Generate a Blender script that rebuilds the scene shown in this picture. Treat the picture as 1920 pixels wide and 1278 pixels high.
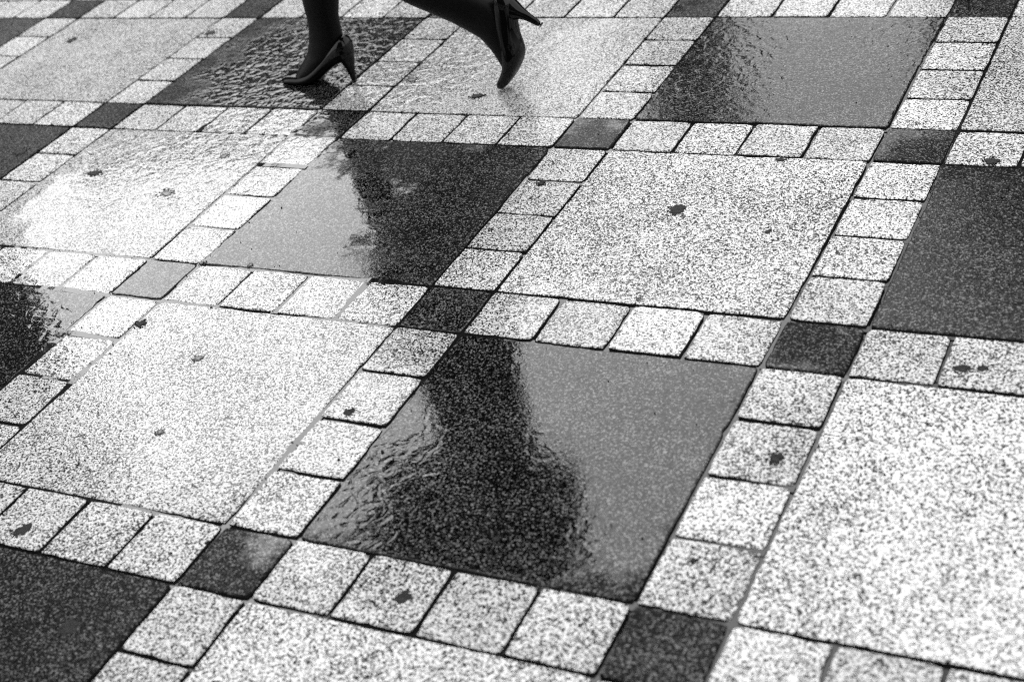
import bpy, bmesh, math, random
from mathutils import Vector, Matrix, Euler
random.seed(7)
scene = bpy.context.scene
for o in list(bpy.data.objects):
    bpy.data.objects.remove(o)
COL = scene.collection
R = math.radians

# ------------------------------------------------------------------ camera
PITCH, ROLL, YAW = 0.5707578, -0.2236154, -0.5708681
CAM = Vector((2.28744, -1.24370, 1.51576))
fw = Vector((math.sin(YAW) * math.cos(PITCH), math.cos(YAW) * math.cos(PITCH), -math.sin(PITCH)))
rt = Vector((math.cos(YAW), -math.sin(YAW), 0))
up = rt.cross(fw)
r2 = math.cos(ROLL) * rt + math.sin(ROLL) * up
u2 = -math.sin(ROLL) * rt + math.cos(ROLL) * up
cd = bpy.data.cameras.new('camera')
cam = bpy.data.objects.new('camera', cd)
COL.objects.link(cam)
M = Matrix.Identity(4)
for i in range(3):
    M[i][0], M[i][1], M[i][2], M[i][3] = r2[i], u2[i], -fw[i], CAM[i]
cam.matrix_world = M
cd.sensor_width = 36
cd.lens = 2772.46 / 1920 * 36
cd.clip_start, cd.clip_end = 0.05, 2000
cd.dof.use_dof = True
cd.dof.focus_distance = 3.15
cd.dof.aperture_fstop = 3.5
scene.camera = cam

# ------------------------------------------------------------------ sky (overcast), sun, exposure
world = bpy.data.worlds.new('World')
scene.world = world
world.use_nodes = True
nt = world.node_tree
nt.nodes.clear()
out = nt.nodes.new('ShaderNodeOutputWorld')
bg = nt.nodes.new('ShaderNodeBackground')
sky = nt.nodes.new('ShaderNodeTexSky')
sky.sky_type = 'NISHITA'
sky.sun_disc = False
SUN_EL, SUN_AZ = R(40), R(-50)          # azimuth clockwise from +Y
sky.sun_elevation, sky.sun_rotation = SUN_EL, SUN_AZ
sky.dust_density, sky.ozone_density = 6.0, 0.5
bw = nt.nodes.new('ShaderNodeRGBToBW')
nt.links.new(sky.outputs[0], bw.inputs[0])
tc = nt.nodes.new('ShaderNodeTexCoord')
cl = nt.nodes.new('ShaderNodeTexNoise')
cl.inputs['Scale'].default_value = 2.2
cl.inputs['Detail'].default_value = 5
nt.links.new(tc.outputs['Generated'], cl.inputs['Vector'])
mr = nt.nodes.new('ShaderNodeMapRange')
mr.inputs[1].default_value, mr.inputs[2].default_value = 0.3, 0.7
mr.inputs[3].default_value, mr.inputs[4].default_value = 10.5, 13.5   # the cloud deck's own brightness
nt.links.new(cl.outputs['Fac'], mr.inputs[0])
mx = nt.nodes.new('ShaderNodeMix')
mx.inputs[0].default_value = 0.72                                     # closed cloud over the clear sky
nt.links.new(bw.outputs[0], mx.inputs[2])
nt.links.new(mr.outputs[0], mx.inputs[3])
nt.links.new(mx.outputs[0], bg.inputs['Color'])
bg.inputs['Strength'].default_value = 0.10
nt.links.new(bg.outputs[0], out.inputs[0])

sd = bpy.data.lights.new('sun', 'SUN')
sd.energy, sd.angle, sd.color = 0.5, R(50), (1, 1, 1)
sun = bpy.data.objects.new('sun', sd)
COL.objects.link(sun)
sdir = Vector((math.sin(SUN_AZ) * math.cos(SUN_EL), math.cos(SUN_AZ) * math.cos(SUN_EL), math.sin(SUN_EL)))
sun.rotation_euler = sdir.to_track_quat('Z', 'Y').to_euler()
sun.location = sdir * 30

vs = scene.view_settings
vs.view_transform, vs.look, vs.gamma, vs.exposure = 'Standard', 'None', 1.0, 1.36
vs.use_curve_mapping = False
scene.render.engine = 'CYCLES'
scene.cycles.use_denoising = False
scene.cycles.max_bounces = 6
scene.cycles.caustics_reflective = False
scene.cycles.sample_clamp_indirect = 6
scene.render.filter_size = 1.2 if hasattr(scene.render, 'filter_size') else 1.5
scene.cycles.filter_width = 1.1

# ------------------------------------------------------------------ helpers
def tag(o, label=None, cat=None, group=None, kind=None):
    if label: o['label'] = label
    if cat: o['category'] = cat
    if group: o['group'] = group
    if kind: o['kind'] = kind
    return o

def link(name, me, mat=None, parent=None, smooth=False):
    o = bpy.data.objects.new(name, me)
    COL.objects.link(o)
    if mat is not None and not me.materials:
        me.materials.append(mat)
    if parent is not None:
        o.parent = parent
    if smooth:
        me.polygons.foreach_set('use_smooth', [True] * len(me.polygons))
    return o

def empty(name, loc=(0, 0, 0), rz=0.0):
    o = bpy.data.objects.new(name, None)
    COL.objects.link(o)
    o.location = loc
    o.rotation_euler.z = rz
    o.empty_display_size = 0.1
    return o

def pydata(name, v, f):
    me = bpy.data.meshes.new(name)
    me.from_pydata(v, [], f)
    me.update()
    return me

def box_data(x0, x1, y0, y1, z0, z1):
    v = [(x, y, z) for z in (z0, z1) for x, y in ((x0, y0), (x1, y0), (x1, y1), (x0, y1))]
    f = [(3, 2, 1, 0), (4, 5, 6, 7), (0, 1, 5, 4), (1, 2, 6, 5), (2, 3, 7, 6), (3, 0, 4, 7)]
    return v, f

def loft(rings, caps=True):
    """rings: lists of equally many points"""
    v, f, n = [], [], len(rings[0])
    for r in rings:
        v += [tuple(p) for p in r]
    for k in range(len(rings) - 1):
        for i in range(n):
            j = (i + 1) % n
            f.append((k * n + i, k * n + j, (k + 1) * n + j, (k + 1) * n + i))
    if caps:
        f.append(tuple(range(n - 1, -1, -1)))
        f.append(tuple((len(rings) - 1) * n + i for i in range(n)))
    return v, f

def fix_normals(me):
    bm = bmesh.new()
    bm.from_mesh(me)
    bmesh.ops.recalc_face_normals(bm, faces=bm.faces)
    bm.to_mesh(me)
    bm.free()
    return me

class Geo:
    def __init__(s): s.v, s.f = [], []
    def add(s, vf):
        k = len(s.v)
        s.v += vf[0]
        s.f += [tuple(i + k for i in q) for q in vf[1]]
        return s
    def mesh(s, name): return fix_normals(pydata(name, s.v, s.f))

def tube(pts, rad, n=12, squash=None):
    """round tube through 3-d points with a radius for each"""
    P = [Vector(p) for p in pts]
    rings, ref = [], None
    for i, p in enumerate(P):
        d = (P[min(i + 1, len(P) - 1)] - P[max(i - 1, 0)]).normalized()
        if ref is None:
            ref = d.orthogonal().normalized()
        a = (ref - d * ref.dot(d)).normalized()
        ref = a
        b = d.cross(a)
        r = rad[i] if not isinstance(rad, (int, float)) else rad
        rings.append([p + a * r * math.cos(2 * math.pi * k / n) + b * r * math.sin(2 * math.pi * k / n) for k in range(n)])
    return loft(rings)

def pair_loft(pairs, yc, half, n=20, power=2.0):
    """sections in a vertical x-z plane: (x0, z0, x1, z1) are its two outline points, half = half width across"""
    rings = []
    for k, (x0, z0, x1, z1) in enumerate(pairs):
        c = Vector(((x0 + x1) / 2, yc[k] if isinstance(yc, (list, tuple)) else yc, (z0 + z1) / 2))
        a = Vector(((x1 - x0) / 2, 0, (z1 - z0) / 2))
        b = Vector((0, half[k], 0))
        ring = []
        for i in range(n):
            t = 2 * math.pi * i / n
            ca, sa = math.cos(t), math.sin(t)
            e = 2.0 / power
            ring.append(c + a * math.copysign(abs(ca) ** e, ca) + b * math.copysign(abs(sa) ** e, sa))
        rings.append(ring)
    return loft(rings)

def blob(c, r, seg=16, rings=10):
    v, f = [], []
    rr = []
    for k in range(rings + 1):
        th = math.pi * (k + 0.001) / (rings + 0.002)
        rr.append([(c[0] + r[0] * math.sin(th) * math.cos(2 * math.pi * i / seg),
                    c[1] + r[1] * math.sin(th) * math.sin(2 * math.pi * i / seg),
                    c[2] + r[2] * math.cos(th)) for i in range(seg)])
    return loft(rr)

def remeshed(geo, name, voxel=0.006, smooth=6):
    """fuse overlapping lofts into one continuous skin"""
    me = geo.mesh(name + '_raw')
    o = bpy.data.objects.new(name + '_raw', me)
    COL.objects.link(o)
    m = o.modifiers.new('r', 'REMESH')
    m.mode, m.voxel_size = 'VOXEL', voxel
    s = o.modifiers.new('s', 'SMOOTH')
    s.factor, s.iterations = 0.5, smooth
    dg = bpy.context.evaluated_depsgraph_get()
    new = bpy.data.meshes.new_from_object(o.evaluated_get(dg))
    new.name = name
    bpy.data.objects.remove(o)
    bpy.data.meshes.remove(me)
    return new

# ------------------------------------------------------------------ materials (a black-and-white world)
def mat_new(name):
    m = bpy.data.materials.new(name)
    m.use_nodes = True
    t = m.node_tree
    return m, t, t.nodes['Principled BSDF']

def N(t, kind, **kw):
    n = t.nodes.new(kind)
    for k, v in kw.items():
        setattr(n, k, v)
    return n

def L(t, a, b): t.links.new(a, b)

def math_node(t, op, a, b=None, clamp=False):
    n = N(t, 'ShaderNodeMath', operation=op, use_clamp=clamp)
    for i, x in enumerate((a, b)):
        if x is None: continue
        if isinstance(x, (int, float)): n.inputs[i].default_value = x
        else: L(t, x, n.inputs[i])
    return n.outputs[0]

def map_range(t, x, a, b, c, d, smooth=False):
    n = N(t, 'ShaderNodeMapRange')
    if smooth: n.interpolation_type = 'SMOOTHSTEP'
    L(t, x, n.inputs[0])
    for i, q in enumerate((a, b, c, d)):
        if isinstance(q, (int, float)): n.inputs[i + 1].default_value = q
        else: L(t, q, n.inputs[i + 1])
    return n.outputs[0]

def noise(t, vec, scale, detail=2.0, rough=0.5, dist=0.0):
    n = N(t, 'ShaderNodeTexNoise')
    n.inputs['Scale'].default_value = scale
    n.inputs['Detail'].default_value = detail
    n.inputs['Roughness'].default_value = rough
    n.inputs['Distortion'].default_value = dist
    L(t, vec, n.inputs['Vector'])
    return n.outputs['Fac']

# standing water: centre x, y, radius, strength; the rest of the square is only damp
PUDDLES = [(-0.14, 1.21, .44, 1.0), (0.20, 1.06, .32, .95), (-0.15, .62, .36, 1.0), (1.14, .50, .48, .95),
           (0.45, .58, .46, .8), (1.22, 1.98, .52, .88), (0.62, 1.70, .20, .6), (0.74, 2.02, .30, .7), (-0.06, 1.98, .50, 1.0), (1.78, 1.15, .30, .6),
           (1.05, 2.75, .5, 1.0), (-1.6, 0.6, .6, .9), (2.9, 1.5, .5, .8), (0.85, 1.60, .16, .3), (.08, .80, .22, 1.0)]

def water_mask(t, pos):
    nz = noise(t, pos, 9.0, 6, 0.66)
    wob = math_node(t, 'MULTIPLY', math_node(t, 'SUBTRACT', nz, 0.5), 0.55)
    acc = None
    for x, y, r, s in PUDDLES:
        d = N(t, 'ShaderNodeVectorMath', operation='DISTANCE')
        L(t, pos, d.inputs[0])
        d.inputs[1].default_value = (x, y, 0)
        q = math_node(t, 'ADD', d.outputs['Value'], wob)
        q = map_range(t, q, r * 0.84, r * 1.08, s, 0.0, True)
        acc = q if acc is None else math_node(t, 'MAXIMUM', acc, q)
    return acc

def stone_material(name, lo, mid, hi, cut, glint, damp):
    m, t, b = mat_new(name)
    geo = N(t, 'ShaderNodeNewGeometry')
    pos = geo.outputs['Position']
    info = N(t, 'ShaderNodeObjectInfo')
    off = N(t, 'ShaderNodeVectorMath', operation='SCALE')
    off.inputs[0].default_value = (37.0, 19.0, 11.0)
    L(t, info.outputs['Random'], off.inputs['Scale'])
    v = N(t, 'ShaderNodeVectorMath', operation='ADD')
    L(t, pos, v.inputs[0]); L(t, off.outputs[0], v.inputs[1])
    vec = v.outputs[0]
    g1 = noise(t, vec, 212.0, 2.2, 0.66)             # crystals of a few millimetres
    vo = N(t, 'ShaderNodeTexVoronoi')                # single crystals, each with its own grey
    vo.inputs['Scale'].default_value = 365.0
    L(t, vec, vo.inputs['Vector'])
    sp = N(t, 'ShaderNodeSeparateColor')
    L(t, vo.outputs['Color'], sp.inputs[0])
    gm = math_node(t, 'ADD', math_node(t, 'MULTIPLY', g1, 0.66), math_node(t, 'MULTIPLY', sp.outputs[0], 0.34))
    patch = noise(t, vec, 5.5, 4.0, 0.62)             # cloudier and clearer parts of the slab
    g = math_node(t, 'ADD', gm, math_node(t, 'MULTIPLY', math_node(t, 'SUBTRACT', patch, 0.5), 0.19))
    g = math_node(t, 'ADD', g, math_node(t, 'MULTIPLY', math_node(t, 'SUBTRACT', info.outputs['Random'], 0.5), 0.020))
    cr = N(t, 'ShaderNodeValToRGB')
    e = cr.color_ramp.elements
    e[0].position, e[0].color = cut[0], (lo, lo, lo, 1)
    e[1].position, e[1].color = cut[2], (hi, hi, hi, 1)
    q = e.new(cut[1]); q.color = (mid, mid, mid, 1)
    L(t, g, cr.inputs[0])
    # worn smudges and dirt
    dirt = map_range(t, noise(t, vec, 22.0, 5.0, 0.7), 0.60, 0.74, 1.0, 0.55)
    tone = N(t, 'ShaderNodeVectorMath', operation='MULTIPLY')      # each stone's own tone; slabs also carry painted shade
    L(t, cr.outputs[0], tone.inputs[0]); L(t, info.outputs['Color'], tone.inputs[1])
    mixc = N(t, 'ShaderNodeVectorMath', operation='SCALE')
    L(t, tone.outputs[0], mixc.inputs[0]); L(t, dirt, mixc.inputs['Scale'])
    L(t, mixc.outputs[0], b.inputs['Base Color'])
    film = water_mask(t, pos)
    # grain relief under the water
    bump = N(t, 'ShaderNodeBump')
    bump.inputs['Distance'].default_value = 0.0016
    L(t, map_range(t, film, 0, 1, 0.75, 0.30), bump.inputs['Strength'])
    L(t, g1, bump.inputs['Height'])
    L(t, bump.outputs[0], b.inputs['Normal'])
    b.inputs['Roughness'].default_value = 0.9
    b.inputs['Specular IOR Level'].default_value = 0.0
    # the water itself: a clear coat, flat where it stands, draped over the grain where it is thin
    poke = map_range(t, gm, 0.36, 0.60, 0.72, 1.0)      # the film is broken over the dullest grains
    L(t, math_node(t, 'MULTIPLY', map_range(t, film, 0, 1, damp, 1.0), poke), b.inputs['Coat Weight'])
    b.inputs['Coat IOR'].default_value = 1.33
    L(t, map_range(t, film, 0, 1, 0.30, 0.012), b.inputs['Coat Roughness'])
    wind = None                                       # where gusts and drips ruffle the film
    for x, y, r, s in ((-0.15, 2.0, .80, .58), (1.15, 2.05, .45, .30), (0.9, .25, .3, .25), (-.1, 1.55, .3, .5)):
        d = N(t, 'ShaderNodeVectorMath', operation='DISTANCE')
        L(t, pos, d.inputs[0])
        d.inputs[1].default_value = (x, y, 0)
        q = map_range(t, d.outputs['Value'], r * .4, r, s, 0.0, True)
        wind = q if wind is None else math_node(t, 'MAXIMUM', wind, q)
    rip = noise(t, pos, 38.0, 1.5, 0.5, 0.8)
    big = noise(t, pos, 6.0, 2.0, 0.5)
    c1 = N(t, 'ShaderNodeBump')
    c1.inputs['Distance'].default_value = 0.004
    L(t, math_node(t, 'ADD', map_range(t, big, 0.35, 0.70, 0.05, 0.19), math_node(t, 'MULTIPLY', wind, 0.55)), c1.inputs['Strength'])
    L(t, rip, c1.inputs['Height'])
    c2 = N(t, 'ShaderNodeBump')
    c2.inputs['Distance'].default_value = 0.0014
    L(t, map_range(t, film, 0, 1, glint, 0.035), c2.inputs['Strength'])
    L(t, g1, c2.inputs['Height'])
    L(t, c1.outputs[0], c2.inputs['Normal'])
    L(t, c2.outputs[0], b.inputs['Coat Normal'])
    return m

M_PALE = stone_material('pale_granite', 0.003, 0.18, 0.51, (0.395, 0.468, 0.565), 0.75, 0.6)
M_DARK = stone_material('dark_granite', 0.001, 0.005, 0.13, (0.40, 0.56, 0.72), 0.60, 0.22)

def simple(name, c, rough, spec=0.5, bump=0.0, scale=200.0, coat=0.0, coat_rough=0.03, metal=0.0, var=0.0):
    m, t, b = mat_new(name)
    b.inputs['Base Color'].default_value = (c, c, c, 1)
    b.inputs['Roughness'].default_value = rough
    b.inputs['Specular IOR Level'].default_value = spec
    b.inputs['Coat Weight'].default_value = coat
    b.inputs['Coat Roughness'].default_value = coat_rough
    b.inputs['Metallic'].default_value = metal
    tcn = N(t, 'ShaderNodeTexCoord')
    if var:
        nz = noise(t, tcn.outputs['Object'], scale * 0.2, 4, 0.6)
        s = map_range(t, nz, 0.3, 0.7, c * (1 - var), c * (1 + var))
        cb = N(t, 'ShaderNodeCombineColor')
        for i in range(3): L(t, s, cb.inputs[i])
        L(t, cb.outputs[0], b.inputs['Base Color'])
    if bump:
        nz = noise(t, tcn.outputs['Object'], scale, 3, 0.6)
        bn = N(t, 'ShaderNodeBump')
        bn.inputs['Strength'].default_value = bump
        bn.inputs['Distance'].default_value = 0.002
        L(t, nz, bn.inputs['Height'])
        L(t, bn.outputs[0], b.inputs['Normal'])
    return m

M_JOINT = simple('flooded_joint', 0.006, 0.06, 0.5, bump=0.10, scale=60, var=0.5)
M_JOINT.node_tree.nodes['Principled BSDF'].inputs['IOR'].default_value = 1.33
M_DIRT = simple('joint_dirt', 0.012, 0.7, 0.1, bump=0.5, scale=400, var=0.5)
M_GROUND = simple('damp_pavement', 0.14, 0.35, 0.4, bump=0.4, scale=150, var=0.5)
M_GUM = simple('dirty_gum', 0.012, 0.6, 0.12, bump=0.8, scale=350, var=0.6)
M_GUM_WET = simple('gum_under_water', 0.07, 0.6, 0.1, bump=0.5, scale=350, var=0.6, coat=0.4, coat_rough=0.15)
M_TIGHTS = simple('opaque_tights', 0.0014, 0.45, 0.10, bump=0.05, scale=900)
M_PATENT = simple('patent_leather', 0.0012, 0.3, 0.0, bump=0.12, scale=70, coat=0.42, coat_rough=0.03)
M_SOLE = simple('shoe_sole', 0.003, 0.6, 0.1)
M_COAT = simple('dark_wool', 0.006, 0.9, 0.05, bump=0.4, scale=400)
M_SKIN = simple('skin', 0.30, 0.5, 0.4, bump=0.1, scale=300)
M_HAIR = simple('dark_hair', 0.008, 0.45, 0.4, bump=0.5, scale=120)
M_EYE = simple('eye', 0.5, 0.1, 0.5)
M_CLOTH = simple('umbrella_cloth', 0.005, 0.8, 0.1, bump=0.2, scale=600)
M_METAL = simple('umbrella_metal', 0.25, 0.35, 0.5, metal=0.9)
M_WOOD = simple('umbrella_handle', 0.03, 0.35, 0.5, var=0.3)
M_WALL = simple('facade', 0.05, 0.75, 0.3, bump=0.2, scale=3, var=0.3)
M_WALL2 = simple('facade_light', 0.09, 0.75, 0.3, bump=0.2, scale=3, var=0.3)
M_GLASS = simple('window_glass', 0.02, 0.08, 0.5)

# ------------------------------------------------------------------ the square: joints, slabs and setts
PER, S = 0.75, 0.15
# small setting-out errors of the real courses (metres)
UOFF = {-0.75: .0047, -0.6: -.0032, 0.0: .0017, 0.15: -.0005, 0.75: -.0001, 0.9: -.0029, 1.5: -.0002, 1.65: .0005}
VOFF = {0.0: .0005, 0.15: -.0031, 0.75: -.0005, 0.9: -.0015, 1.5: .0033, 1.65: .0034, 2.25: -.0021}
def uline(k): x = round(k * S, 2); return x + UOFF.get(x, 0)
def vline(k): x = round(k * S, 2); return x + VOFF.get(x, 0)

ground = link('pavement', pydata('pavement', [(-400, -400, -.06), (400, -400, -.06), (400, 400, -.06), (-400, 400, -.06)], [(0, 1, 2, 3)]), M_GROUND)
tag(ground, 'wet chequered granite paving of pale and dark stones across the square', 'pavement', kind='structure')

def stone_mesh(w, d, nseg_w, nseg_d, rnd, gap=0.0036, depth=0.05):
    """one stone: jittered arris, rounded rim, straight sides; origin in the middle of its top"""
    rim, inner, low = [], [], []
    corners = [(-w / 2 + gap, -d / 2 + gap), (w / 2 - gap, -d / 2 + gap), (w / 2 - gap, d / 2 - gap), (-w / 2 + gap, d / 2 - gap)]
    for c in range(4):
        a, b = Vector(corners[c]), Vector(corners[(c + 1) % 4])
        n = nseg_w if c % 2 == 0 else nseg_d
        dr = (b - a).normalized()
        inn = Vector((-dr.y, dr.x))
        ph, am = rnd.random() * 6.28, rnd.uniform(0.0003, 0.0009)
        for i in range(n):
            t = (i + (0 if i == 0 else rnd.uniform(-.3, .3))) / n
            p = a.lerp(b, t)
            j = am * math.sin(ph + t * rnd.uniform(4, 9)) + rnd.uniform(-.0006, .0006)
            if rnd.random() < 0.05: j += rnd.uniform(.001, .0035)       # a chipped arris
            if i == 0:
                k = rnd.uniform(.0008, .003)
                p = p + (dr + inn) * k
                j = 0
            q = p + inn * j
            rim.append((q.x, q.y, -0.0016))
            low.append((q.x, q.y, -depth))
            cen = Vector((0, 0)) - q
            dirn = (inn if i else (dr + inn).normalized() * 1.2)
            k = q + dirn * rnd.uniform(.0015, .003)
            inner.append((k.x, k.y, 0.0))
    n = len(rim)
    v = low + rim + inner
    f = []
    for lay in (0, n):
        for i in range(n):
            j = (i + 1) % n
            f.append((lay + i, lay + j, lay + n + j, lay + n + i))
    f.append(tuple(2 * n + i for i in range(n)))
    return v, f

def dress(me, stone):
    """stone on top, joint dirt down the sides"""
    me.materials.append(stone)
    me.materials.append(M_DIRT)
    n = (len(me.polygons) - 1) // 2
    for i in range(n): me.polygons[i].material_index = 1

rs = random.Random(3)
SETT_VARIANTS = [stone_mesh(S, S, 9, 9, rs) for _ in range(10)]
SETT_MESH = {}
def sett_mesh(i, dark):
    k = (i, dark)
    if k not in SETT_MESH:
        me = pydata('sett', *SETT_VARIANTS[i])
        dress(me, M_DARK if dark else M_PALE)
        SETT_MESH[k] = me
    return SETT_MESH[k]

def project(x, y, z=0.0):
    d = Vector((x, y, z)) - CAM
    w = d.dot(fw)
    if w < 0.3: return None
    f = 2772.46
    return 960 + f * d.dot(r2) / w, 639 - f * d.dot(u2) / w

def seen(x0, x1, y0, y1):
    pts = [project(x, y) for x in (x0, x1) for y in (y0, y1)]
    if any(p is None for p in pts): return False
    m = 60
    return (max(p[0] for p in pts) > -m and min(p[0] for p in pts) < 1920 + m and
            max(p[1] for p in pts) > -m and min(p[1] for p in pts) < 1278 + m)

# tone of single slabs by course; grazing-view shade and glare contrast painted in
SLAB_TONE_SHADE = {(-1, 2): .74, (-2, 2): .76, (-2, 1): .8, (0, 2): .82, (-1, 1): .72, (2, 2): .85, (1, 1): 1.10, (0, 0): .86, (2, 0): 1.18, (1, -1): 1.1}
rest = {0: Geo(), 1: Geo()}
def place_stone(k0, k1, l0, l1, dark, kind):
    x0, x1, y0, y1 = uline(k0), uline(k1), vline(l0), vline(l1)
    cx, cy = (x0 + x1) / 2, (y0 + y1) / 2
    tilt = (rs.uniform(-.0022, .0022), rs.uniform(-.0022, .0022))
    if kind == 'slab': tilt = (tilt[0] * .5, tilt[1] * .5)
    z = rs.uniform(-.0012, .0012)
    if not seen(x0, x1, y0, y1):
        v, f = stone_mesh(x1 - x0, y1 - y0, 2, 2, rs)
        rest[dark].add(([(a + cx, b + cy, c + z) for a, b, c in v], f))
        return
    if kind == 'slab':
        me = pydata('slab', *stone_mesh(x1 - x0, y1 - y0, 34, 34, rs))
        dress(me, M_DARK if dark else M_PALE)
        o = link('paving_slab', me, None, ground)
    else:
        o = link('paving_sett', sett_mesh(rs.randrange(10), dark), None, ground)
        o.scale = ((x1 - x0) / S, (y1 - y0) / S, 1)
    c = SLAB_TONE_SHADE.get((k0 // 5, l0 // 5), 1.0) if kind == 'slab' else rs.uniform(.82, 1.12)
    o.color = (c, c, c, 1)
    o.location = (cx, cy, z)
    o.rotation_euler = (tilt[0], tilt[1], 0)

for cu in range(-9, 11):
    for cv in range(-7, 13):
        k, l = cu * 5, cv * 5
        dark = (cu + cv) % 2          # chequer of the big slabs; slab of cell (cu, cv) lies right and above its corner sett
        place_stone(k, k + 1, l, l + 1, 1, 'sett')
        for i in range(4):
            place_stone(k + 1 + i, k + 2 + i, l, l + 1, 0, 'sett')
            place_stone(k, k + 1, l + 1 + i, l + 2 + i, 0, 'sett')
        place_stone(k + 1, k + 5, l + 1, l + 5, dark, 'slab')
for d in (0, 1):
    o = link('paving_stones', rest[d].mesh('paving_stones'), M_DARK if d else M_PALE, ground)
    tag(o, kind='stuff')

# joint filling: strips of sand and water standing at uneven height between the stones
def joints():
    g = Geo()
    rj = random.Random(11)
    def strip(p, q, nrm):
        n = max(2, int((q - p).length / 0.02))
        ph = [rj.uniform(0, 6.28) for _ in range(3)]
        v, f = [], []
        for i in range(n + 1):
            c = p.lerp(q, i / n)
            s = (c.x * 3.1 + c.y * 2.3)
            pud = max(min(1, max(0, (r * 1.05 - math.hypot(c.x - x, c.y - y)) / (r * .3))) * w_ for x, y, r, w_ in PUDDLES[:5] if r != .48)
            z = -0.0060 + .0042 * pud + .0016 * math.sin(s * 2.1 + ph[0]) + .0011 * math.sin(s * 5.3 + ph[1]) + rj.uniform(-.0004, .0004)
            for sg in (-1, 1):
                w = c + nrm * sg * 0.009
                v.append((w.x, w.y, z))
        for i in range(n):
            f.append((2 * i, 2 * i + 1, 2 * i + 3, 2 * i + 2))
        g.add((v, f))
    U0, U1, V0, V1 = -3.2, 3.6, -1.4, 3.6
    for k in range(-25, 26):
        for kk in (k * 5, k * 5 + 1):
            if U0 < kk * S < U1: strip(Vector((uline(kk), V0, 0)), Vector((uline(kk), V1, 0)), Vector((1, 0, 0)))
            if V0 < kk * S < V1: strip(Vector((U0, vline(kk), 0)), Vector((U1, vline(kk), 0)), Vector((0, 1, 0)))
    for cu in range(-5, 6):
        for cv in range(-3, 6):
            k, l = cu * 5, cv * 5
            for i in range(2, 5):
                x, y = uline(k + i), vline(l + i)
                strip(Vector((x, vline(l) - .001, 0)), Vector((x, vline(l + 1) + .001, 0)), Vector((1, 0, 0)))
                strip(Vector((uline(k) - .001, y, 0)), Vector((uline(k + 1) + .001, y, 0)), Vector((0, 1, 0)))
    return g.mesh('joint_filling')
tag(link('joint_filling', joints(), M_JOINT, ground), kind='stuff')

# ------------------------------------------------------------------ buildings round the square (they darken the wet stone by reflection)
def building(name, label, az0, az1, dist, height, wall_mat, storeys, bays, depth=14.0):
    """front between two bearings from the middle of the square, standing at real distance"""
    a0, a1 = R(az0), R(az1)
    am = (a0 + a1) / 2
    half = dist * math.tan((a1 - a0) / 2)
    root = empty(name, (1.0 + dist * math.sin(am), 0.9 + dist * math.cos(am), -0.05), -am)
    tag(root, label, 'building', 'buildings around the square')
    v, f = box_data(-half, half, 0, depth, 0, height)
    link('wall', pydata('wall', v, f), wall_mat, root)
    v, f = box_data(-half - .25, half + .25, -.25, depth + .25, height, height + .5)
    link('cornice', pydata('cornice', v, f), wall_mat, root)
    sh, bw_ = height / storeys, 2 * half / bays
    ww, wh = bw_ * .52, sh * .55
    g = Geo().add(box_data(-ww / 2, ww / 2, -.03, .0, 0, wh)).mesh('window')
    fr = Geo()
    for bx in ((-ww / 2 - .1, -ww / 2, 0, wh), (ww / 2, ww / 2 + .1, 0, wh), (-ww / 2 - .1, ww / 2 + .1, wh, wh + .1), (-ww / 2 - .15, ww / 2 + .15, -.12, 0)):
        fr.add(box_data(bx[0], bx[1], -.1, 0, bx[2], bx[3]))
    frm = fr.mesh('window_frame')
    for s in range(storeys):
        for b in range(bays):
            w = link('window', g, M_GLASS, root)
            w.location = (-half + (b + .5) * bw_, -.01, s * sh + sh * .25)
            q = link('frame', frm, wall_mat, w)

building('office_block', 'tall dark office block mirrored at the left rim of the puddles', -86, -53.5, 24, 24, M_WALL, 6, 6)
building('apartment_house', 'low broad house mirrored beyond the pale puddled slab', -49, -37.5, 52, 20.5, M_WALL2, 5, 5)
building('department_store', 'broad dark store mirrored behind the walking person', -37, -29.3, 46, 20, M_WALL, 5, 6)
building('corner_tower', 'narrow dark tower standing beyond the gap beside the broad store', -24.4, -20.6, 44, 22.5, M_WALL, 6, 2)
building('distant_hall', 'low distant hall closing the gaps between the dark blocks', -31, -12, 95, 24, M_WALL2, 4, 6)
building('corner_house', 'dark corner house mirrored in the slabs at the right', -11.6, 24, 26, 17.0, M_WALL, 5, 8)

building('added_rear_house', 'added long dark house, unseen behind the viewer, darkening the shoe reflections', 128, 212, 11, 13, M_WALL, 4, 9)  # added out of view to blacken reflections on shoes and legs

# ------------------------------------------------------------------ flattened chewing gum
GUM = [(1.158, 1.253, .0219, .0251), (1.745, 1.523, .0177, .016), (.379, .045, .0194, .0222), (1.147, .068, .0173, .0179), (1.601, .512, .0136, .0149),
       (1.834, .805, .0171, .0137), (1.865, .809, .0102, .0091), (-.46, 1.259, .0238, .0172), (-.167, 1.186, .022, .0187), (-.126, 1.381, .0145, .0132),
       (-1.233, 2.075, .0159, .0206), (-.71, 2.133, .0207, .0223), (.424, 1.754, .0198, .0134), (.183, 1.838, .0147, .0146), (.458, .343, .0102, .009),
       (.383, .571, .0116, .0103), (1.374, 1.193, .010, .0096), (1.31, 1.489, .0128, .0099), (.636, -.132, .0209, .0246), (.804, .474, .0128, .014),
       (.165, .66, .0128, .0153), (.801, 1.336, .0106, .0119), (-.804, 1.347, .0203, .0231), (.28, .912, .0067, .0079), (-.003, .59, .0067, .0084),
       (.15, .902, .0059, .0082), (-.19, 2.137, .0156, .0111), (1.553, .254, .0064, .0058), (1.232, .225, .0079, .0077), (1.532, .069, .0054, .0052)]
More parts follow.
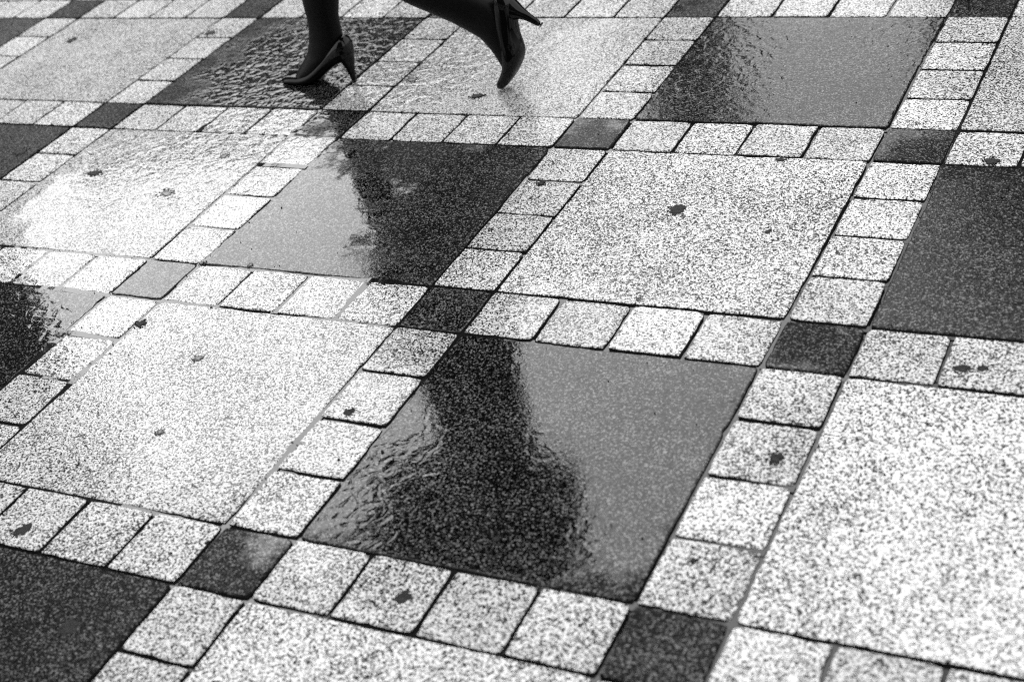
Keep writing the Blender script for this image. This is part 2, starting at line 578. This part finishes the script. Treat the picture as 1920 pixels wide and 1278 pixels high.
def gum_flake(a, b, n, amp):
    ph = [rs.uniform(0, 6.28) for _ in range(4)]
    prof = [1 + .10 * math.sin(2 * t + ph[0]) + .10 * math.sin(3 * t + ph[1]) + amp * math.sin(8 * t + ph[2]) + rs.uniform(-1.6, 1) * amp
            for t in [2 * math.pi * i / n for i in range(n)]]
    return loft([[(a * sc * prof[i] * math.cos(2 * math.pi * i / n), b * sc * prof[i] * math.sin(2 * math.pi * i / n), z) for i in range(n)]
                 for sc, z in ((1.0, -.002), (.97, .0003), (.75, .0007), (.4, .0009))])
for x, y, a, b in GUM:
    wet = any(math.hypot(x - px, y - py) < r * .6 for px, py, r, w_ in PUDDLES)
    g = Geo().add(gum_flake(a * .66, b * .66, 40, .07))
    for k in range(6):                                  # smeared lobes
        t = rs.uniform(0, 6.28)
        q = rs.uniform(.25, .38)
        v, f = gum_flake(a * q, b * q, 18, .12)
        g.add(([(p[0] + a * .58 * math.cos(t), p[1] + b * .58 * math.sin(t), p[2] - .0001 * (k + 1)) for p in v], f))
    for k in range(12):                                 # crumbs worn off its edge
        t, q = rs.uniform(0, 6.28), rs.uniform(.85, 1.25)
        v, f = gum_flake(a * rs.uniform(.04, .16), b * rs.uniform(.04, .16), 9, .2)
        g.add(([(p[0] + a * q * math.cos(t), p[1] + b * q * math.sin(t), p[2]) for p in v], f))
    o = link('chewing_gum', g.mesh('chewing_gum'), M_GUM_WET if wet else M_GUM, None, True)
    o.location = (x, y, .0012)
    fu, fv = (x / PER) % 1 * 5, (y / PER) % 1 * 5
    cu, cv = math.floor(x / PER), math.floor(y / PER)
    on = ('dark slab' if (cu + cv) % 2 else 'pale slab') if fu > 1 and fv > 1 else 'dark corner sett' if fu < 1 and fv < 1 else 'pale sett'
    size = 'broad' if max(a, b) > .0205 else 'middling' if max(a, b) > .0125 else 'tiny'
    tag(o, '%s %s gum spot on a %s' % (size, 'water-glazed grey' if wet else 'dark ragged', on), 'gum', '%s %s gum spots on a %s' % (size, 'wet' if wet else 'dark', on))

# ------------------------------------------------------------------ grit washed onto the stones and into the joints
def grit(count):
    g, rg = Geo(), random.Random(5)
    for _ in range(count):
        x, y = rg.uniform(-1.9, 2.3), rg.uniform(-.4, 2.5)
        if rg.random() < .5:                            # most of it gathers along the joints
            k = rg.choice((0, 1))
            if rg.random() < .5: x = round(x / PER) * PER + k * S + rg.gauss(0, .006)
            else: y = round(y / PER) * PER + k * S + rg.gauss(0, .006)
        r = min(.0035, .0008 + rg.expovariate(1 / .0006))
        e = [rg.uniform(.6, 1.3) for _ in range(6)]
        v = [(x + r * e[0], y, .001), (x, y + r * e[1], .001), (x - r * e[2], y, .001), (x, y - r * e[3], .001), (x, y, .001 + r * .7 * e[4]), (x, y, -.002)]
        g.add((v, [(0, 1, 4), (1, 2, 4), (2, 3, 4), (3, 0, 4), (1, 0, 5), (2, 1, 5), (3, 2, 5), (0, 3, 5)]))
    return g.mesh('grit')
tag(link('grit', grit(1500), M_GUM), 'fine dark grit washed over the wet stones and into their joints', 'grit', kind='stuff')

# ------------------------------------------------------------------ the walking person, facing -x
YR, YL = 1.815, 1.800            # the line each foot walks on
person = empty('person', (0.15, 1.81, 0))
tag(person, 'person in dark coat, opaque tights and black patent high heels striding across the wet paving', 'person')
PO = Vector((0.15, 1.81, 0))

def person_part(name, me, mat, parent=None, smooth=True):
    o = link(name, me, mat, None, smooth)
    par = parent or person
    me.transform(Matrix.Translation(-PO))
    o.parent = par
    return o

body = Geo()
# standing leg (right), from outline pairs front/back, foot inside the shoe first
legR = [(-.1800, .012, -.1790, .006), (-.1760, .020, -.160, .004), (-.1640, .0300, -.128, .004), (-.1528, .046, -.085, .020), (-.1341, .0653, -.045, .050), (-.1118, .0908, -.0045, .0824),
        (-.0956, .1252, .0100, .1300), (-.0844, .1607, .0113, .1640), (-.0795, .1927, .0132, .1926), (-.0767, .2395, .0271, .2388),
        (-.073, .30, .043, .298), (-.068, .37, .050, .37), (-.060, .43, .046, .43), (-.062, .49, .050, .49), (-.052, .55, .070, .54),
        (-.038, .65, .105, .64), (-.020, .75, .145, .73), (.005, .85, .195, .83), (.03, .93, .235, .92)]
hwR = [.010, .026, .034, .036, .034, .033, .033, .034, .037, .045, .053, .055, .052, .052, .056, .064, .072, .080, .085]
ycR = [YR] * 12 + [YR + .005, YR + .012, YR + .018, YR + .03, YR + .045, YR + .06, YR + .06]
body.add(pair_loft(legR, ycR, hwR, 24))
# trailing leg (left): heel lifted, shin sloping forward
legL = [(.4745, .012, .4860, .010), (.4790, .030, .5050, .024), (.4960, .060, .5380, .0690), (.4860, .0818, .5470, .1030), (.4700, .111, .5440, .1400),
        (.4456, .1414, .5300, .1950), (.4128, .1601, .4950, .2380), (.3746, .1833, .4440, .2720), (.3086, .2153, .3650, .3150), (.2686, .2328, .3250, .3450),
        (.215, .262, .270, .380), (.155, .305, .215, .415), (.108, .345, .190, .445), (.080, .40, .190, .465), (.073, .46, .200, .490),
        (.068, .56, .215, .58), (.066, .68, .235, .69), (.060, .80, .255, .80), (.06, .90, .27, .89)]
hwL = [.008, .024, .034, .035, .034, .034, .034, .040, .050, .053, .054, .052, .050, .050, .053, .062, .072, .080, .085]
ycL = [YL] * 11 + [YL - .005, YL - .008, YL - .010, YL - .012, YL - .02, YL - .035, YL - .05, YL - .05]
body.add(pair_loft(legL, ycL, hwL, 24))
# trunk, neck, head
trunk = [(.04, .86, .255, .87, .150), (.035, .95, .265, .95, .165), (.055, 1.05, .24, 1.05, .130), (.045, 1.15, .225, 1.15, .130),
         (.015, 1.26, .225, 1.26, .150), (.03, 1.34, .22, 1.35, .165), (.075, 1.40, .19, 1.41, .120), (.085, 1.44, .165, 1.45, .055), (.065, 1.50, .150, 1.51, .050)]
YB = 1.81
body.add(pair_loft([q[:4] for q in trunk], YB, [q[4] for q in trunk], 28))
body.add(blob((.100, YB, 1.600), (.088, .074, .105)))
body.add(blob((.070, YB, 1.545), (.060, .058, .062)))
body.add(tube([(.022, YB, 1.605), (.004, YB, 1.580), (.012, YB, 1.570)], [.009, .013, .010], 8))       # nose
body.add(tube([(.022, YB - .022, 1.538), (.012, YB, 1.540), (.022, YB + .022, 1.538)], [.006, .009, .006], 8))  # lips
for s in (-1, 1):
    body.add(blob((.105, YB + s * .076, 1.59), (.020, .010, .030), 10, 8))                              # ears
# arms: left one carries the umbrella, right one swings forward
ARM_L = [(.13, YB - .17, 1.365), (.15, YB - .215, 1.25), (.14, YB - .235, 1.13), (.05, YB - .24, 1.14), (-.055, YB - .24, 1.20)]
ARM_R = [(.13, YB + .17, 1.365), (.10, YB + .215, 1.24), (.05, YB + .22, 1.12), (-.05, YB + .20, 1.06), (-.185, YB + .16, 1.04)]
for A in (ARM_L, ARM_R):
    body.add(tube(A, [.050, .044, .040, .037, .026], 14))
def hand(base, d, side, curl):
    """palm and five bent fingers growing from a wrist"""
    base, d, side = Vector(base), Vector(d).normalized(), Vector(side).normalized()
    nrm = d.cross(side)
    body.add(tube([base, base + d * .04, base + d * .085], [.024, .030, .028], 12))
    for k, ln in enumerate((.068, .076, .070, .055)):
        o = base + d * .075 + side * (.024 - .016 * k)
        p1 = o + d * ln * .45 + nrm * ln * .15 * curl
        p2 = p1 + d * ln * .25 + nrm * ln * .35 * curl
        p3 = p2 - d * ln * .10 * curl + nrm * ln * .25 * curl
        body.add(tube([o, p1, p2, p3], [.0098, .0092, .0086, .0072], 8))
    o = base + d * .025 + side * .022
    body.add(tube([o, o + side * .022 + d * .025, o + side * .020 + d * .05 + nrm * .018], [.012, .010, .008], 8))
hand((-.055, YB - .245, 1.20), (-1, .05, .35), (.2, .3, .93), 1.0)
hand((-.185, YB + .16, 1.04), (-1, -.15, -.15), (0, -.3, 1), .45)
bm_ = remeshed(body, 'body', 0.0055, 5)
bm_.materials.append(M_TIGHTS)
bm_.materials.append(M_SKIN)
for p in bm_.polygons:
    c = p.center
    p.material_index = 1 if (c.z > 1.42 or (c.x < -.01 and c.z > .95 and c.z < 1.3 and abs(c.y - YB) > .08)) else 0
person_part('body', bm_, None)

# eyes and hair
for s in (-1, 1):
    person_part('eye', Geo().add(blob((.024, YB + s * .030, 1.612), (.010, .013, .009), 12, 8)).mesh('eye'), M_EYE)
hair = Geo()
hair.add(blob((.118, YB, 1.628), (.092, .086, .098), 20, 14))
hair.add(tube([(.15, YB, 1.65), (.19, YB, 1.58), (.20, YB, 1.48), (.21, YB, 1.38)], [.070, .066, .055, .025], 16))
for s in (-1, 1):
    hair.add(tube([(.08, YB + s * .06, 1.66), (.10, YB + s * .085, 1.58), (.13, YB + s * .08, 1.48)], [.022, .022, .012], 10))
person_part('hair', remeshed(hair, 'hair', .007, 4), M_HAIR)

# coat with flared skirt and sleeves
coat = Geo()
cs = [(-.055, .50, .365, .50, .235), (-.045, .60, .350, .60, .225), (-.020, .72, .325, .72, .212), (.005, .86, .300, .86, .195), (.015, .95, .290, .95, .188),
      (.025, 1.05, .285, 1.05, .160), (.005, 1.15, .290, 1.15, .168), (-.020, 1.26, .295, 1.26, .188), (.000, 1.35, .275, 1.36, .197), (.055, 1.415, .205, 1.425, .135), (.060, 1.455, .185, 1.47, .075)]
coat.add(pair_loft([q[:4] for q in cs], YB, [q[4] for q in cs], 36))
for A in (ARM_L, ARM_R):
    coat.add(tube(A[:4] + [tuple(Vector(A[3]).lerp(Vector(A[4]), .8))], [.066, .062, .056, .050, .045], 16))
person_part('coat', remeshed(coat, 'coat', .008, 4), M_COAT)
bl_ = Geo().add(pair_loft([(.020, 1.03, .288, 1.03), (.016, 1.07, .292, 1.07)], YB, [.166, .167], 36))
person_part('belt', bl_.mesh('belt'), M_PATENT)

# shoes
def shoe(secs, half, yc, heel_pairs, heel_half, name):
    up_ = Geo().add(pair_loft(secs, yc, half, 24, 2.5))
    me = up_.mesh('upper')
    o = person_part(name, me, M_PATENT)
    md = o.modifiers.new('s', 'SUBSURF'); md.levels = md.render_levels = 2
    h = Geo().add(pair_loft(heel_pairs, yc, heel_half, 14, 2.2)).mesh('stiletto_heel')
    hp = person_part('stiletto_heel', h, M_PATENT, o)
    md = hp.modifiers.new('s', 'SUBSURF'); md.levels = md.render_levels = 1
    tip = Geo().add(pair_loft([heel_pairs[-1], tuple(a + (a - b) * .12 for a, b in zip(heel_pairs[-1], heel_pairs[-2]))], yc, [heel_half[-1] * .9] * 2, 12)).mesh('heel_tip')
    person_part('heel_tip', tip, M_SOLE, o)
    return o
shoe([(-.2250, .008, -.2235, .0115), (-.2185, .001, -.2080, .0200), (-.2019, .0, -.1895, .0250), (-.1768, .0, -.1700, .0270), (-.1472, .0, -.1535, .0262), (-.1180, .0015, -.1255, .0340),
      (-.0890, .0120, -.0937, .0550), (-.0599, .0335, -.0634, .0780), (-.0318, .0510, -.0321, .1060), (-.0058, .0625, -.0039, .1310), (.0146, .0670, .0164, .1420), (.0265, .0760, .0280, .1250), (.030, .088, .0305, .112)],
     [.008, .022, .032, .037, .039, .039, .036, .033, .032, .033, .030, .020, .008], YR,
     [(-.0180, .0850, .0290, .1000), (-.0130, .0690, .0300, .0830), (-.0045, .0545, .0284, .0659), (.0015, .0357, .0228, .0408), (.0045, .0137, .0203, .0190), (.0060, .004, .0192, .0045)],
     [.026, .025, .018, .010, .0075, .0070], 'high_heel_shoe')
shoe([(.4698, .002, .4660, .0040), (.4848, .0040, .4655, .0150), (.5001, .0160, .4735, .0284), (.5221, .0396, .4844, .0434), (.5440, .0694, .4960, .0614), (.5570, .0972, .4990, .0879),
      (.5560, .1203, .4970, .1228), (.5515, .1418, .4957, .1603), (.5519, .176, .4989, .1959), (.5570, .2098, .5041, .234), (.5580, .2377, .5081, .266), (.5480, .2559, .5177, .2756), (.538, .266, .5277, .272)],
     [.008, .022, .032, .037, .039, .039, .036, .033, .032, .033, .030, .020, .008], YL,
     [(.5250, .1850, .5250, .2620), (.5500, .1860, .5500, .2540), (.5688, .1929, .5697, .2265), (.5864, .1844, .5858, .2111), (.6036, .1746, .6049, .1956), (.6158, .1689, .6242, .1816)],
     [.026, .025, .018, .010, .0075, .0070], 'high_heel_shoe')

# ------------------------------------------------------------------ umbrella carried over the shoulder
ax = Vector((.206, .309, .928)).normalized()
apex = Vector((.02, 1.80, 1.92))
umb = empty('umbrella', (0, 0, 0))
rotq = Vector((0, 0, 1)).rotation_difference(ax)
umb.rotation_mode = 'QUATERNION'
umb.rotation_quaternion = rotq
umb.location = apex
tag(umb, 'open dark umbrella held up in front of the walking person', 'umbrella')
RU, NP = .52, 8
def canopy_pt(k, s):
    """s 0 at the crown, 1 at the rim"""
    a = 2 * math.pi * k / NP
    r = RU * math.sin(s * 1.25) / math.sin(1.25)
    z = -.27 * (1 - math.cos(s * 1.25)) / (1 - math.cos(1.25))
    fr = k - math.floor(k)
    sag = 1 - .10 * s * s * math.sin(math.pi * fr)
    return (r * sag * math.cos(a), r * sag * math.sin(a), z + .012 * s * math.sin(math.pi * fr))
v, f = [], []
ns, nk = 10, 6
for i in range(nk + 1):
    for j in range(ns + 1):
        v.append(canopy_pt(i / nk if i < nk else 0.99999, .03 + .97 * j / ns))
for i in range(nk):
    for j in range(ns):
        a = i * (ns + 1) + j
        f.append((a, a + 1, a + ns + 2, a + ns + 1))
pan = pydata('canopy_panel', v, f)
rib_me = Geo().add(tube([Vector(canopy_pt(0, .03 + .97 * j / 8)) - Vector((0, 0, .004)) for j in range(9)], .0022, 6)).mesh('rib')
for k in range(NP):
    o = link('canopy_panel', pan, M_CLOTH, umb, True)
    o.rotation_euler.z = 2 * math.pi * k / NP
    o = link('rib', rib_me, M_METAL, umb, True)
    o.rotation_euler.z = 2 * math.pi * k / NP
link('shaft', Geo().add(tube([(0, 0, .0), (0, 0, -.66)], .0045, 10)).mesh('shaft'), M_METAL, umb, True)
link('ferrule', Geo().add(tube([(0, 0, -.01), (0, 0, .02), (0, 0, .045)], [.010, .007, .004], 10)).mesh('ferrule'), M_METAL, umb, True)
link('handle', Geo().add(tube([(0, 0, -.62), (0, 0, -.74), (.006, 0, -.77), (.025, 0, -.79), (.045, 0, -.78), (.052, 0, -.755)], .011, 12)).mesh('handle'), M_WOOD, umb, True)
